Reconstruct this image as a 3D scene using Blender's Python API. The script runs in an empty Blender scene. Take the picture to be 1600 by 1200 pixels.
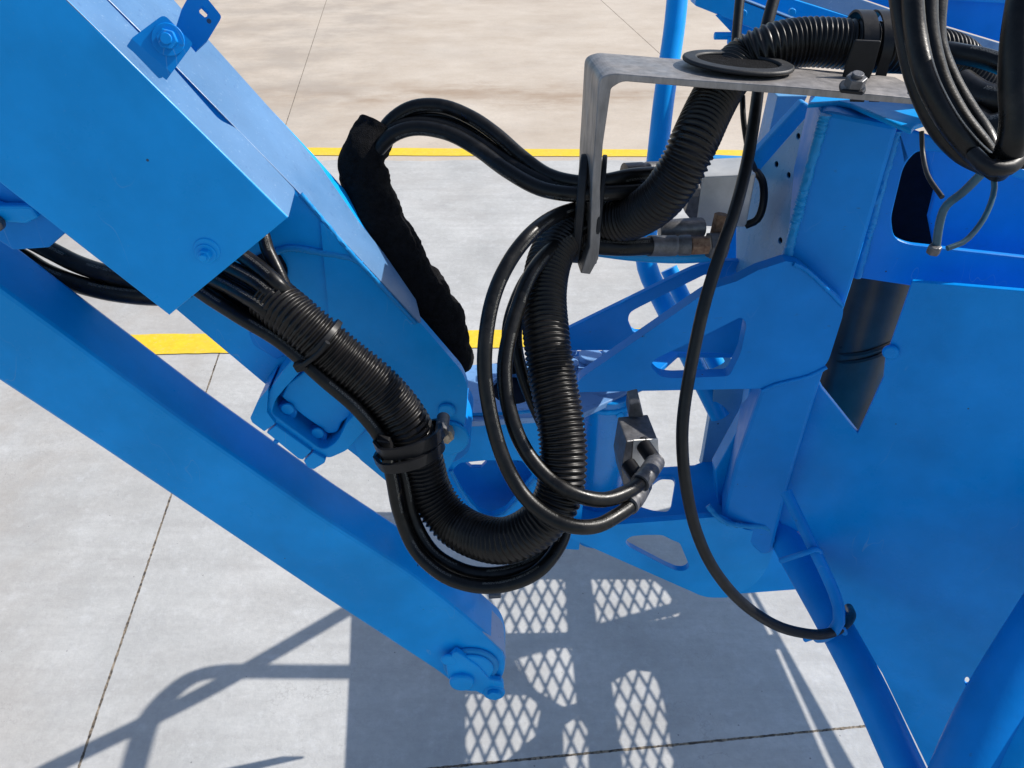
import bpy, bmesh, math, random
from mathutils import Vector, noise
random.seed(4)
C = bpy.context.scene
PI = math.pi
# ------------------------------------------------------------------ camera, world, sun, exposure
H = 1.8
FPX = 1202.0
PITCH = math.radians(35.3)
cam_d = bpy.data.cameras.new('camera'); cam = bpy.data.objects.new('camera', cam_d)
C.collection.objects.link(cam); C.camera = cam
cam.location = (0, 0, H); cam.rotation_euler = (PI/2 - PITCH, 0, 0)
cam_d.sensor_width = 36; cam_d.lens = FPX/1600*36
cam_d.clip_start = 0.02; cam_d.clip_end = 2000
SUN_EL = math.radians(41); SUN_AZ = math.radians(18)      # azimuth counted from +X towards +Y
sunv = Vector((math.cos(SUN_EL)*math.cos(SUN_AZ), math.cos(SUN_EL)*math.sin(SUN_AZ), math.sin(SUN_EL)))
w = bpy.data.worlds.new('World'); C.world = w; w.use_nodes = True
wn = w.node_tree.nodes; wl = w.node_tree.links
sky = wn.new('ShaderNodeTexSky'); sky.sky_type = 'NISHITA'; sky.sun_disc = False
sky.sun_elevation = SUN_EL; sky.sun_rotation = PI/2 - SUN_AZ
wl.new(sky.outputs[0], wn['Background'].inputs[0]); wn['Background'].inputs[1].default_value = 0.13
sd = bpy.data.lights.new('sun', 'SUN'); so = bpy.data.objects.new('sun', sd); C.collection.objects.link(so)
sd.energy = 4.8; sd.angle = math.radians(0.27); sd.color = (1, 0.95, 0.88)
so.rotation_euler = sunv.to_track_quat('Z', 'Y').to_euler(); so.location = (4, 2, 5)
C.view_settings.view_transform = 'Standard'; C.view_settings.look = 'None'
C.view_settings.exposure = 0.38; C.view_settings.gamma = 1
C.render.engine = 'CYCLES'
C.cycles.max_bounces = 8

# ------------------------------------------------------------------ measuring helpers (sight lines of the survey photo -> world)
cp, sp = math.cos(PITCH), math.sin(PITCH)
Fv = Vector((0, cp, -sp)); Uv = Vector((0, sp, cp)); Rv = Vector((1, 0, 0)); C0 = Vector((0, 0, H))
def ray(px, py): return Rv*((px-800)/FPX) + Uv*((600-py)/FPX) + Fv
def W(px, py, d): return C0 + ray(px, py)*d
def Wy(px, py, y):
    r = ray(px, py); return C0 + r*(y/r.y)
def G(px, py, z=0.0):
    r = ray(px, py); return C0 + r*((z-H)/r.z)
class Pl:
    def __init__(s, p, n): s.p = p; s.n = n.normalized()
    def hit(s, px, py):
        r = ray(px, py); return C0 + r*((s.p-C0).dot(s.n)/r.dot(s.n))
def PY(y): return Pl(Vector((0, y, 0)), Vector((0, 1, 0)))
def PZ(z): return Pl(Vector((0, 0, z)), Vector((0, 0, 1)))
def PV(p, deg):
    t = math.radians(deg); return Pl(p, Vector((-math.sin(t), math.cos(t), 0)))
def P3(a, b, c): return Pl(a, (b-a).cross(c-a))

# ------------------------------------------------------------------ materials
def mat(name):
    m = bpy.data.materials.new(name); m.use_nodes = True
    nt = m.node_tree; return m, nt, nt.nodes['Principled BSDF']
def nd(nt, t, **k):
    n = nt.nodes.new(t)
    for a, b in k.items():
        if a.startswith('i_'): n.inputs[a[2:].replace('_', ' ')].default_value = b
        else: setattr(n, a, b)
    return n
def noise_n(nt, co, scale, detail=4, rough=0.55, sc=None):
    if sc:
        mp = nd(nt, 'ShaderNodeMapping'); mp.inputs['Scale'].default_value = sc
        nt.links.new(co, mp.inputs['Vector']); co = mp.outputs[0]
    n = nd(nt, 'ShaderNodeTexNoise'); n.inputs['Scale'].default_value = scale
    n.inputs['Detail'].default_value = detail; n.inputs['Roughness'].default_value = rough
    nt.links.new(co, n.inputs['Vector']); return n.outputs['Fac']
def rampn(nt, fac, stops):
    r = nd(nt, 'ShaderNodeValToRGB'); e = r.color_ramp.elements
    while len(e) < len(stops): e.new(0.5)
    for i, (p, c) in enumerate(stops):
        e[i].position = p; e[i].color = (c, c, c, 1) if not isinstance(c, tuple) else (*c, 1)
    nt.links.new(fac, r.inputs[0]); return r.outputs[0]
def mixc(nt, fac, a, b):
    m = nd(nt, 'ShaderNodeMix', data_type='RGBA')
    for s, v in ((m.inputs[0], fac), (m.inputs[6], a), (m.inputs[7], b)):
        if isinstance(v, (float, int)): s.default_value = v
        elif isinstance(v, tuple): s.default_value = (*v, 1)
        else: nt.links.new(v, s)
    return m.outputs[2]
def bump(nt, b, h, strength, dist):
    n = nd(nt, 'ShaderNodeBump'); n.inputs['Strength'].default_value = strength; n.inputs['Distance'].default_value = dist
    nt.links.new(h, n.inputs['Height']); nt.links.new(n.outputs[0], b.inputs['Normal'])
def geo(nt): return nd(nt, 'ShaderNodeNewGeometry').outputs['Position']
def paint(name, base, wear=0.0, rough=0.33, dust=0.25, spec=.16):
    m, nt, b = mat(name); co = geo(nt)
    big = rampn(nt, noise_n(nt, co, 7, 5, .6), [(.35, 0.0), (.7, 1.0)])
    dk = tuple(c*.84 for c in base); lt = tuple(min(1, c*1.08+.004) for c in base)
    col = mixc(nt, big, dk, lt)
    # fine dust speckle that settles on the paint
    sp_ = rampn(nt, noise_n(nt, co, 260, 3, .7), [(.62, 0.0), (.74, 1.0)])
    dm = nd(nt, 'ShaderNodeMath', operation='MULTIPLY'); nt.links.new(sp_, dm.inputs[0]); dm.inputs[1].default_value = dust*.5
    col = mixc(nt, dm.outputs[0], col, (.25, .36, .5))
    vv = nd(nt, 'ShaderNodeTexVoronoi'); vv.inputs['Scale'].default_value = 30; vv.inputs['Randomness'].default_value = 1; nt.links.new(co, vv.inputs['Vector'])
    ch = nd(nt, 'ShaderNodeMath', operation='LESS_THAN'); nt.links.new(vv.outputs['Distance'], ch.inputs[0]); nt.links.new(rampn(nt, noise_n(nt, co, 5, 2), [(.5, 0.0), (.75, .09)]), ch.inputs[1])
    col = mixc(nt, ch.outputs[0], col, (.03, .06, .12))
    # hairline scratches
    sn = noise_n(nt, co, 9, 3, .5, (1.0, 1.6, .35)); sa = nd(nt, 'ShaderNodeMath', operation='SUBTRACT'); nt.links.new(sn, sa.inputs[0]); sa.inputs[1].default_value = .5
    sb = nd(nt, 'ShaderNodeMath', operation='ABSOLUTE'); nt.links.new(sa.outputs[0], sb.inputs[0]); sc_ = nd(nt, 'ShaderNodeMath', operation='LESS_THAN'); nt.links.new(sb.outputs[0], sc_.inputs[0]); sc_.inputs[1].default_value = .0011
    se = nd(nt, 'ShaderNodeMath', operation='MULTIPLY'); nt.links.new(sc_.outputs[0], se.inputs[0]); nt.links.new(rampn(nt, noise_n(nt, co, 11, 2), [(.52, 0.0), (.66, .35)]), se.inputs[1])
    col = mixc(nt, se.outputs[0], col, (.16, .34, .58))
    if wear:
        wr = rampn(nt, noise_n(nt, co, 75, 8, .75, (.6, 1, 1.4)), [(.66-wear*.10, 0.0), (.70-wear*.10, 1.0)])
        wm = nd(nt, 'ShaderNodeMath', operation='MULTIPLY'); nt.links.new(wr, wm.inputs[0]); wm.inputs[1].default_value = .4
        col = mixc(nt, wm.outputs[0], col, (.03, .09, .22))
    nt.links.new(col, b.inputs['Base Color'])
    rr = rampn(nt, noise_n(nt, co, 22, 6, .65), [(.3, rough-.08), (.75, rough+.16)])
    nt.links.new(rr, b.inputs['Roughness'])
    b.inputs['Specular IOR Level'].default_value = spec
    h = noise_n(nt, co, 190, 3, .6); bump(nt, b, h, .10, .0012)
    return m
def simple(name, col, rough=.5, metal=0, var=.25, scale=60, bmp=.12, dist=.001, spec=.5, stretch=None, col2=None):
    m, nt, b = mat(name); co = geo(nt)
    f = rampn(nt, noise_n(nt, co, scale, 6, .65, stretch), [(.3, 0.0), (.72, 1.0)])
    c2 = col2 if col2 else tuple(min(1, c*(1+var)+.003*var) for c in col)
    c1 = tuple(c*(1-var) for c in col)
    nt.links.new(mixc(nt, f, c1, c2), b.inputs['Base Color'])
    b.inputs['Metallic'].default_value = metal; b.inputs['Specular IOR Level'].default_value = spec
    nt.links.new(rampn(nt, noise_n(nt, co, scale*.4, 5, .6), [(.3, max(.05, rough-.1)), (.7, min(1, rough+.12))]), b.inputs['Roughness'])
    bump(nt, b, noise_n(nt, co, scale*4, 3, .6, stretch), bmp, dist)
    return m
BLUE = paint('blue_paint', (.0, .292, .74))
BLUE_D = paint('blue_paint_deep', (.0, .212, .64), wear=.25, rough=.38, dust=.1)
BLUE_W = paint('blue_paint_weathered_sky', (.07, .17, .33), wear=.7, rough=.36, dust=1.0, spec=.4)  # wear and dust on top faces, plus sky reflection put into the colour
BLUE_P = paint('blue_panel_paint', (.0, .25, .70), rough=.28, dust=.05, spec=.14)
WELD = paint('blue_weld_paint', (.01, .24, .58), wear=.5, rough=.3, dust=.6)
RUBBER = simple('hose_rubber', (.004, .004, .004), .33, var=.4, scale=120, bmp=.25, dist=.0006, spec=.24)
def print_on(m):
    # worn ink marking running along the hose, plus dusty scuffs
    nt = m.node_tree; b = nt.nodes['Principled BSDF']; L = nt.links
    uvn = nd(nt, 'ShaderNodeUVMap'); sx = nd(nt, 'ShaderNodeSeparateXYZ'); L.new(uvn.outputs[0], sx.inputs[0])
    def mth(op, a, c, **k):
        n = nd(nt, 'ShaderNodeMath', operation=op)
        for i, v in enumerate((a, c)):
            if isinstance(v, (int, float)): n.inputs[i].default_value = v
            else: L.new(v, n.inputs[i])
        return n.outputs[0]
    band = mth('LESS_THAN', mth('ABSOLUTE', mth('SUBTRACT', mth('FRACT', mth('MULTIPLY', sx.outputs[1], 2.0), 0), .42), 0), .055)
    nz = nd(nt, 'ShaderNodeTexNoise'); nz.inputs['Scale'].default_value = 1; nz.inputs['Detail'].default_value = 1
    cb = nd(nt, 'ShaderNodeCombineXYZ'); L.new(mth('MULTIPLY', sx.outputs[0], 620.0), cb.inputs[0]); L.new(mth('MULTIPLY', sx.outputs[1], 60.0), cb.inputs[1]); L.new(cb.outputs[0], nz.inputs['Vector'])
    ink = mth('MULTIPLY', mth('GREATER_THAN', nz.outputs['Fac'], .50), band)
    gap = mth('GREATER_THAN', mth('FRACT', mth('MULTIPLY', sx.outputs[0], 9.0), 0), .35)
    ink = mth('MULTIPLY', mth('MULTIPLY', ink, gap), .55)
    old = b.inputs['Base Color'].links[0].from_socket
    dust = rampn(nt, noise_n(nt, geo(nt), 26, 7, .7), [(.52, 0.0), (.75, 1.0)])
    c = mixc(nt, mth('MULTIPLY', dust, .28), old, (.06, .052, .044))
    L.new(mixc(nt, ink, c, (.16, .155, .14)), b.inputs['Base Color'])
print_on(RUBBER)
CABLE = simple('cable_sheath', (.007, .008, .009), .42, var=.3, scale=90, bmp=.1, spec=.25)
CORR = simple('corrugated_plastic', (.003, .003, .003), .34, var=.3, scale=90, bmp=.15, dist=.0006, spec=.26, col2=(.012, .010, .009))
TIE = simple('black_nylon', (.007, .007, .008), .40, var=.3, scale=70, bmp=.1, spec=.25)
CLOTH = simple('black_cloth', (.006, .006, .007), .95, var=.5, scale=160, bmp=.9, dist=.003, spec=.1)
GROM = simple('grommet_rubber', (.012, .013, .015), .55, var=.3, scale=80, bmp=.2, spec=.3)
ALU = simple('cast_aluminium', (.25, .235, .225), .5, metal=.55, var=.32, scale=85, bmp=.3, dist=.0008, stretch=(1, 1, .25))
ALU2 = simple('milled_aluminium', (.50, .49, .46), .45, metal=.35, var=.12, scale=40, bmp=.12)
STEEL = simple('dull_zinc', (.10, .10, .105), .45, metal=.5, var=.35, scale=120, bmp=.3)
BSTEEL = simple('black_varnished_steel', (.035, .033, .030), .36, metal=.3, var=.25, scale=30, bmp=.08)
RUST = simple('rusty_steel', (.16, .06, .03), .75, metal=.2, var=.5, scale=180, bmp=.6, col2=(.25, .16, .10))
GALV = simple('galvanised_bolt', (.40, .33, .24), .5, metal=.5, var=.35, scale=200, bmp=.4)
TEAL = simple('teal_nylon', (.008, .06, .10), .4, var=.4)
DARK = simple('opening_shade', (.001, .003, .010), .7, var=.3, spec=.1)  # near-black, paints the shade inside openings
BLUE_G = paint('blue_gloss_paint', (.0, .23, .62), wear=.5, rough=.20, dust=.5, spec=.5)
SKY_DUST = paint('sky_dust_blue_paint', (.15, .30, .54), wear=.9, rough=.32, dust=.8, spec=.5)  # paler blue for flat tops: sky reflection painted in along with dust
PERF = paint('pale_blue_paint', (.09, .27, .48), wear=.2, rough=.28, dust=.6)
YEL = simple('yellow_line_paint', (.70, .47, .012), .7, var=.12, scale=30, bmp=.3, dist=.001)

def wear_line():
    nt = YEL.node_tree; b = nt.nodes['Principled BSDF']; co = geo(nt); old = b.inputs['Base Color'].links[0].from_socket
    f = rampn(nt, noise_n(nt, co, 60, 8, .8), [(.56, 0.0), (.68, .75)])
    g_ = rampn(nt, noise_n(nt, co, 4, 5, .6), [(.4, 0.0), (.8, .35)])
    c = mixc(nt, g_, old, (.50, .38, .08)); nt.links.new(mixc(nt, f, c, (.42, .38, .28)), b.inputs['Base Color'])
wear_line()
def concrete():
    m, nt, b = mat('concrete'); co = geo(nt); L = nt.links
    def mth(op, a, b2=None, c=None):
        n = nd(nt, 'ShaderNodeMath', operation=op)
        for i, v in enumerate((a, b2, c)):
            if v is None: continue
            if isinstance(v, (int, float)): n.inputs[i].default_value = v
            else: L.new(v, n.inputs[i])
        return n.outputs[0]
    base = mixc(nt, rampn(nt, noise_n(nt, co, 2.3, 8, .62), [(.3, 0.0), (.7, 1.0)]), (.345, .345, .335), (.49, .487, .472))
    # brushed streaks
    st = rampn(nt, noise_n(nt, co, 5, 7, .7, (.5, 3.2, 1)), [(.36, 1.0), (.56, 0.0)])
    base = mixc(nt, mth('MULTIPLY', st, .30), base, (.30, .29, .28))
    mt = rampn(nt, noise_n(nt, co, 42, 6, .75), [(.35, 1.0), (.62, 0.0)])
    base = mixc(nt, mth('MULTIPLY', mt, .26), base, (.24, .24, .24))
    lt = rampn(nt, noise_n(nt, co, 16, 6, .8), [(.52, 0.0), (.72, 1.0)])
    base = mixc(nt, mth('MULTIPLY', lt, .3), base, (.60, .61, .62))
    # brown soiling left
    xyz = nd(nt, 'ShaderNodeSeparateXYZ'); L.new(co, xyz.inputs[0])
    X, Y = xyz.outputs[0], xyz.outputs[1]
    # beige bay beyond the far line, with tyre-washed brown streaks
    wob = mth('MULTIPLY', noise_n(nt, co, 3, 4), .12)
    far = mth('GREATER_THAN', mth('ADD', Y, wob), FARY)
    beige = mixc(nt, rampn(nt, noise_n(nt, co, 1.5, 9, .72, (.75, .9, 1)), [(.36, 0.0), (.72, 1.0)]), (.53, .455, .37), (.39, .31, .23))
    beige = mixc(nt, mth('MULTIPLY', mt, .35), beige, (.36, .32, .28))
    base = mixc(nt, mth('MULTIPLY', far, .9), base, beige)
    bd = mth('MULTIPLY', mth('SUBTRACT', 1.0, mth('MINIMUM', mth('ABSOLUTE', mth('DIVIDE', mth('SUBTRACT', mth('ADD', Y, mth('MULTIPLY', noise_n(nt, co, 1.2, 6, .6), 1.4)), BANDY+.7), .5)), 1.0)), rampn(nt, noise_n(nt, co, 1.9, 8, .75, (.5, 1.2, 1)), [(.38, 0.0), (.60, 1.0)]))
    base = mixc(nt, mth('MULTIPLY', bd, .75), base, (.27, .19, .125))
    soil = rampn(nt, noise_n(nt, co, 1.6, 6, .65), [(.40, 0.0), (.60, 1.0)])
    lm = nd(nt, 'ShaderNodeMapRange'); L.new(X, lm.inputs[0]); lm.inputs[1].default_value = -1.0; lm.inputs[2].default_value = -1.75
    sm = mth('MULTIPLY', mth('MULTIPLY', soil, lm.outputs[0]), .5)
    base = mixc(nt, sm, base, (.30, .26, .22))
    # thin pale trowel scratches and grey drips
    s1 = mth('LESS_THAN', mth('ABSOLUTE', mth('SUBTRACT', noise_n(nt, co, 6, 5, .6), .5)), .004)
    base = mixc(nt, mth('MULTIPLY', mth('MULTIPLY', s1, rampn(nt, noise_n(nt, co, 3.1, 3), [(.48, 0.0), (.62, 1.0)])), .35), base, (.26, .25, .24))
    bs = rampn(nt, noise_n(nt, co, .8, 5, .6), [(.50, 0.0), (.72, 1.0)])
    base = mixc(nt, mth('MULTIPLY', bs, .28), base, (.33, .29, .25))
    # pits
    v = nd(nt, 'ShaderNodeTexVoronoi'); v.inputs['Scale'].default_value = 16; L.new(co, v.inputs['Vector'])
    pit = mth('LESS_THAN', v.outputs['Distance'], .035)
    base = mixc(nt, mth('MULTIPLY', pit, .6), base, (.10, .10, .11))
    # sawn joints, dirty and crumbled
    jn = mth('MULTIPLY', noise_n(nt, co, 30, 6, .8), .009)
    tot = None
    for (a, c, wd) in JOINTS:
        d = (c-a); n = Vector((-d.y, d.x, 0)).normalized(); k = n.dot(a)
        e = mth('SUBTRACT', mth('ADD', mth('MULTIPLY', X, n.x), mth('MULTIPLY', Y, n.y)), k)
        line = mth('LESS_THAN', mth('ADD', mth('ABSOLUTE', e), jn), wd*.7+.0035)
        t2 = d.normalized(); al = mth('ADD', mth('MULTIPLY', X, t2.x), mth('MULTIPLY', Y, t2.y))
        line = mth('MULTIPLY', line, mth('GREATER_THAN', al, t2.dot(a)))
        line = mth('MULTIPLY', line, mth('LESS_THAN', al, t2.dot(c)))
        tot = line if tot is None else mth('MAXIMUM', tot, line)
    jc = mixc(nt, rampn(nt, noise_n(nt, co, 55, 5, .8), [(.42, 0.0), (.6, 1.0)]), (.035, .03, .028), (.27, .22, .16))
    base = mixc(nt, tot, base, jc)
    L.new(base, b.inputs['Base Color']); b.inputs['Roughness'].default_value = .82
    b.inputs['Specular IOR Level'].default_value = .25
    h = mth('SUBTRACT', mth('ADD', noise_n(nt, co, 70, 6, .7), mth('MULTIPLY', noise_n(nt, co, 12, 4, .6), .6)), mth('MULTIPLY', tot, 2.0))
    bump(nt, b, h, .35, .003)
    return m

# ------------------------------------------------------------------ building helpers
WL = {}
def tag(o, label=None, cat=None, group=None, kind=None):
    if label: o['label'] = label
    if cat: o['category'] = cat
    if group: o['group'] = group
    if kind: o['kind'] = kind
    return o
def thing(name, loc, label, cat, group=None):
    o = bpy.data.objects.new(name, None); C.collection.objects.link(o); o.location = loc
    o.empty_display_size = .05; WL[o.name] = Vector(loc); return tag(o, label, cat, group)
def link(name, bm, m, parent=None, smooth=False, bevel=0, label=None, cat=None, group=None, kind=None, angle=None):
    xs = [v.co for v in bm.verts]
    c = Vector(((min(v.x for v in xs)+max(v.x for v in xs))/2, (min(v.y for v in xs)+max(v.y for v in xs))/2, min(v.z for v in xs)))
    for v in bm.verts: v.co -= c
    bmesh.ops.recalc_face_normals(bm, faces=bm.faces)
    if smooth:
        for f in bm.faces: f.smooth = True
        if angle:
            for e in bm.edges:
                if len(e.link_faces) == 2 and e.calc_face_angle(0) > angle: e.smooth = False
    me = bpy.data.meshes.new(name); bm.to_mesh(me); bm.free(); me.materials.append(m)
    o = bpy.data.objects.new(name, me); C.collection.objects.link(o)
    WL[o.name] = c.copy()
    if parent: o.parent = parent; o.location = c - WL[parent.name]
    else: o.location = c
    if bevel:
        b = o.modifiers.new('bevel', 'BEVEL'); b.width = bevel; b.segments = 2; b.limit_method = 'ANGLE'; b.angle_limit = math.radians(35)
    return tag(o, label, cat, group, kind)
def fillet(pts, r=0, rs=None, n=5):
    out = []; N = len(pts)
    for i, p in enumerate(pts):
        rr = (rs or {}).get(i, r)
        if rr <= 0: out.append(tuple(p)); continue
        p = Vector(p); a = Vector(pts[i-1]); b = Vector(pts[(i+1) % N])
        da = (a-p); db = (b-p); q = min(rr, da.length*.48, db.length*.48)
        s = p+da.normalized()*q; e = p+db.normalized()*q
        for k in range(n+1):
            t = k/n; out.append(tuple(s*(1-t)**2 + p*2*t*(1-t) + e*t*t))
    return out
def prism_bm(outer, ext, holes=()):
    bm = bmesh.new(); edges = []
    for loop in (outer,)+tuple(holes):
        vs = [bm.verts.new(p) for p in loop]
        for i in range(len(vs)): edges.append(bm.edges.new((vs[i], vs[(i+1) % len(vs)])))
    if holes: bmesh.ops.triangle_fill(bm, edges=edges, use_beauty=True, use_dissolve=False)
    else: bm.faces.new(bm.verts[:])
    r = bmesh.ops.extrude_face_region(bm, geom=bm.faces[:])
    bmesh.ops.translate(bm, verts=[g for g in r['geom'] if isinstance(g, bmesh.types.BMVert)], vec=ext)
    return bm
def plate(name, px, pl, ext, m, parent=None, holes=(), r=0, rs=None, hr=0, bevel=.0015, **k):
    out = [pl.hit(*p) for p in fillet(px, r, rs)]
    hs = [[pl.hit(*p) for p in fillet(h, hr)] for h in holes]
    return link(name, prism_bm(out, Vector(ext), hs), m, parent, bevel=bevel, **k)
def catmull(P, step):
    P = [Vector(p) for p in P]
    Q = [P[0]*2-P[1]] + P + [P[-1]*2-P[-2]]; pts = []
    for i in range(1, len(Q)-2):
        a, b, c, d = Q[i-1:i+3]
        for k in range(24):
            t = k/24
            pts.append(.5*((2*b)+(c-a)*t+(2*a-5*b+4*c-d)*t*t+(3*b-a-3*c+d)*t**3))
    pts.append(P[-1])
    L = [0]
    for i in range(1, len(pts)): L.append(L[-1]+(pts[i]-pts[i-1]).length)
    n = max(2, int(L[-1]/step)); out = []; j = 0
    for i in range(n+1):
        s = L[-1]*i/n
        while j < len(L)-2 and L[j+1] < s: j += 1
        t = (s-L[j])/max(1e-9, L[j+1]-L[j]); out.append((pts[j].lerp(pts[j+1], t), s))
    return out, L[-1]
def tube_bm(P, r, seg=16, step=.006, rfun=None, bm=None, caps=True):
    path, LEN = catmull(P, step); bm = bm or bmesh.new(); rings = []
    T = []
    for i in range(len(path)):
        a = path[max(0, i-1)][0]; b = path[min(len(path)-1, i+1)][0]; T.append((b-a).normalized())
    u = T[0].orthogonal().normalized()
    for i, (p, s) in enumerate(path):
        u = (u - T[i]*u.dot(T[i])).normalized(); v = T[i].cross(u)
        ring = []
        for k in range(seg):
            a = 2*PI*k/seg
            rr = rfun(s, a, LEN) if rfun else r
            ring.append(bm.verts.new(p+(u*math.cos(a)+v*math.sin(a))*rr))
        rings.append(ring)
    uv = bm.loops.layers.uv.verify()
    for i in range(len(rings)-1):
        for k in range(seg):
            f = bm.faces.new((rings[i][k], rings[i][(k+1) % seg], rings[i+1][(k+1) % seg], rings[i+1][k]))
            for l, (a_, b_) in zip(f.loops, ((i, k), (i, k+1), (i+1, k+1), (i+1, k))): l[uv].uv = (path[a_][1], b_/seg)
    if caps: bm.faces.new(rings[0][::-1]); bm.faces.new(rings[-1])
    return bm
def tube(name, P, r, m, parent=None, seg=16, step=.006, rfun=None, **k):
    if name == 'weld_bead':
        step = .0022; rfun = lambda s_, a_, L_: r*(1+.22*noise.noise(Vector((s_*170, math.cos(a_)*1.5, math.sin(a_)*1.5)))+.10*math.cos(s_*1400))
    return link(name, tube_bm(P, r, seg, step, rfun), m, parent, smooth=True, angle=math.radians(50), **k)
def cyl_bm(c, axis, r, h, seg=32, bm=None, r2=None):
    bm = bm or bmesh.new(); ax = Vector(axis).normalized(); u = ax.orthogonal().normalized(); v = ax.cross(u); c = Vector(c)
    r2 = r if r2 is None else r2
    A = [bm.verts.new(c+(u*math.cos(2*PI*k/seg)+v*math.sin(2*PI*k/seg))*r) for k in range(seg)]
    B = [bm.verts.new(c+ax*h+(u*math.cos(2*PI*k/seg)+v*math.sin(2*PI*k/seg))*r2) for k in range(seg)]
    bm.faces.new(A[::-1]); bm.faces.new(B)
    for k in range(seg): bm.faces.new((A[k], A[(k+1) % seg], B[(k+1) % seg], B[k]))
    return bm
def cyl(name, c, axis, r, h, m, parent=None, seg=32, r2=None, bevel=.0012, **k):
    return link(name, cyl_bm(c, axis, r, h, seg, None, r2), m, parent, bevel=bevel, smooth=seg > 8, angle=math.radians(35), **k)
def hexbolt(name, c, axis, r, h, m, parent, washer=True, **k):
    """hexagon head on a washer"""
    ax = Vector(axis).normalized(); o = cyl(name, Vector(c), ax, r, h, m, parent, seg=6, bevel=.001, **k)
    if washer: cyl('washer', Vector(c)-ax*.001, ax, r*1.55, .003, m, o, bevel=.0006)
    cyl('thread_end', Vector(c)+ax*(h-.0003), ax, r*.55, .004, m, o, bevel=.0006)
    return o
def boxv(name, o0, a, b, c, m, parent=None, bevel=.0015, **k):
    return link(name, prism_bm([o0, o0+a, o0+a+b, o0+b], c), m, parent, bevel=bevel, **k)
def torus_bm(c, u, v, ru, rv, outer, axis, th, seg=56, wd=.012):
    """flat oval ring (grommet): rectangular section"""
    bm = bmesh.new(); ax = Vector(axis).normalized(); R = []
    for k in range(seg):
        a = 2*PI*k/seg; d = u*math.cos(a)*ru+v*math.sin(a)*rv; n = (u*math.cos(a)+v*math.sin(a))
        o = c+d+n*wd; i = c+d
        R.append([bm.verts.new(q) for q in (i-ax*th/2, o-ax*th/2*.8, o+ax*th/2*.8, i+ax*th/2)])
    for k in range(seg):
        A, B = R[k], R[(k+1) % seg]
        for j in range(4): bm.faces.new((A[j], A[(j+1) % 4], B[(j+1) % 4], B[j]))
    return bm

# ================================================================== ground
FARY = (G(700, 246)).y; BANDY = G(800, 148).y
JOINTS = [(G(60, 1385), G(345, 545) , .006), (G(331, 548), G(520, -30), .006), (G(560, 1212), G(1400, 1130), .006),
          (G(930, -8), G(1040, 92), .008)]
bm = bmesh.new()
bmesh.ops.create_grid(bm, x_segments=1, y_segments=1, size=600)
g = link('ground', bm, concrete(), kind='structure'); g.location = (0, 0, 0)
def line_sheet(a, b, c, d, label=None):
    """painted band: corners in order, ragged long edges"""
    bm = bmesh.new(); n = 260; A = []; B = []
    for i in range(n+1):
        t = i/n
        j1 = (noise.noise(Vector((t*90, 1.3, a.y)))*.006); j2 = (noise.noise(Vector((t*90, 7.3, a.y)))*.006)
        p = a.lerp(b, t); q = d.lerp(c, t)
        A.append(bm.verts.new((p.x, p.y+j1, .004))); B.append(bm.verts.new((q.x, q.y+j2, .004)))
    for i in range(n): bm.faces.new((A[i], A[i+1], B[i+1], B[i]))
    return link('yellow_line', bm, YEL, kind='structure')
line_sheet(G(-400, 531), G(2100, 501), G(2100, 519), G(-400, 566.5))
line_sheet(G(-400, 226), G(2100, 241), G(2100, 249), G(-400, 240.5))

# ================================================================== boom arm (upper left)
YC, YA = .70, .845
Yv = Vector((0, 1, 0))
arm = thing('boom_arm', Wy(600, 760, YA), 'upper blue boom arm with boxed cover plate and rounded end by the hose clamp', 'boom arm')
pa = PY(YA)
ridge = [(-60, -230), (167, -5), (273, 104), (462, 297), (557, 400), (612, 462)]
plate('arm_tube', ridge+[(640, 520), (640, 600), (600, 748), (542, 703), (420, 607), (277, 487), (140, 375), (-60, 215)], pa, (0, .115, 0), BLUE, arm, bevel=.004)
plate('end_plate', [(500, 345), (557, 403), (657, 505), (722, 580), (731, 604), (728, 650), (718, 703), (690, 752), (640, 780), (600, 749), (560, 716), (520, 560)],
      Pl(Vector((0, YA-.004, 0)), Yv), (0, .014, 0), BLUE, arm, r=6, rs={3: 22, 4: 10, 7: 40, 8: 30}, bevel=.002)
# weathered top skin of the tube, sky reflection in its colour
topp = P3(pa.hit(167, -5), pa.hit(557, 400), pa.hit(167, -5)+Yv)
s0 = Pl(topp.p+Vector((.7, 0, .7))*.003, topp.n)
plate('top_plate', [(150, -20), (273, 102), (462, 295), (557, 398), (655, 503), (658, 500), (650, 468), (600, 395), (560, 345), (500, 258), (450, 200), (327, 63), (255, -20)], s0, (0, .0, -.003), BLUE_W, arm, bevel=.001)
# raised weld around the tube mouth
tube('weld_bead', [Wy(425, 396, YA-.002), Wy(455, 388, YA-.002), Wy(500, 394, YA-.002), Wy(545, 402, YA-.002), Wy(566, 412, YA-.002)], .0042, WELD, arm, seg=10)
tube('weld_bead', [Wy(470, 303, YA-.001), Wy(520, 362, YA-.001), Wy(560, 408, YA-.005), Wy(650, 505, YA-.005)], .003, WELD, arm, seg=8)
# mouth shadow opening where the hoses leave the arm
plate('hose_opening', [(360, 420), (430, 385), (452, 420), (440, 470), (392, 500), (340, 470)], PY(YA-.001), (0, -.002, 0), DARK, arm, r=14, bevel=0)
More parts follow.
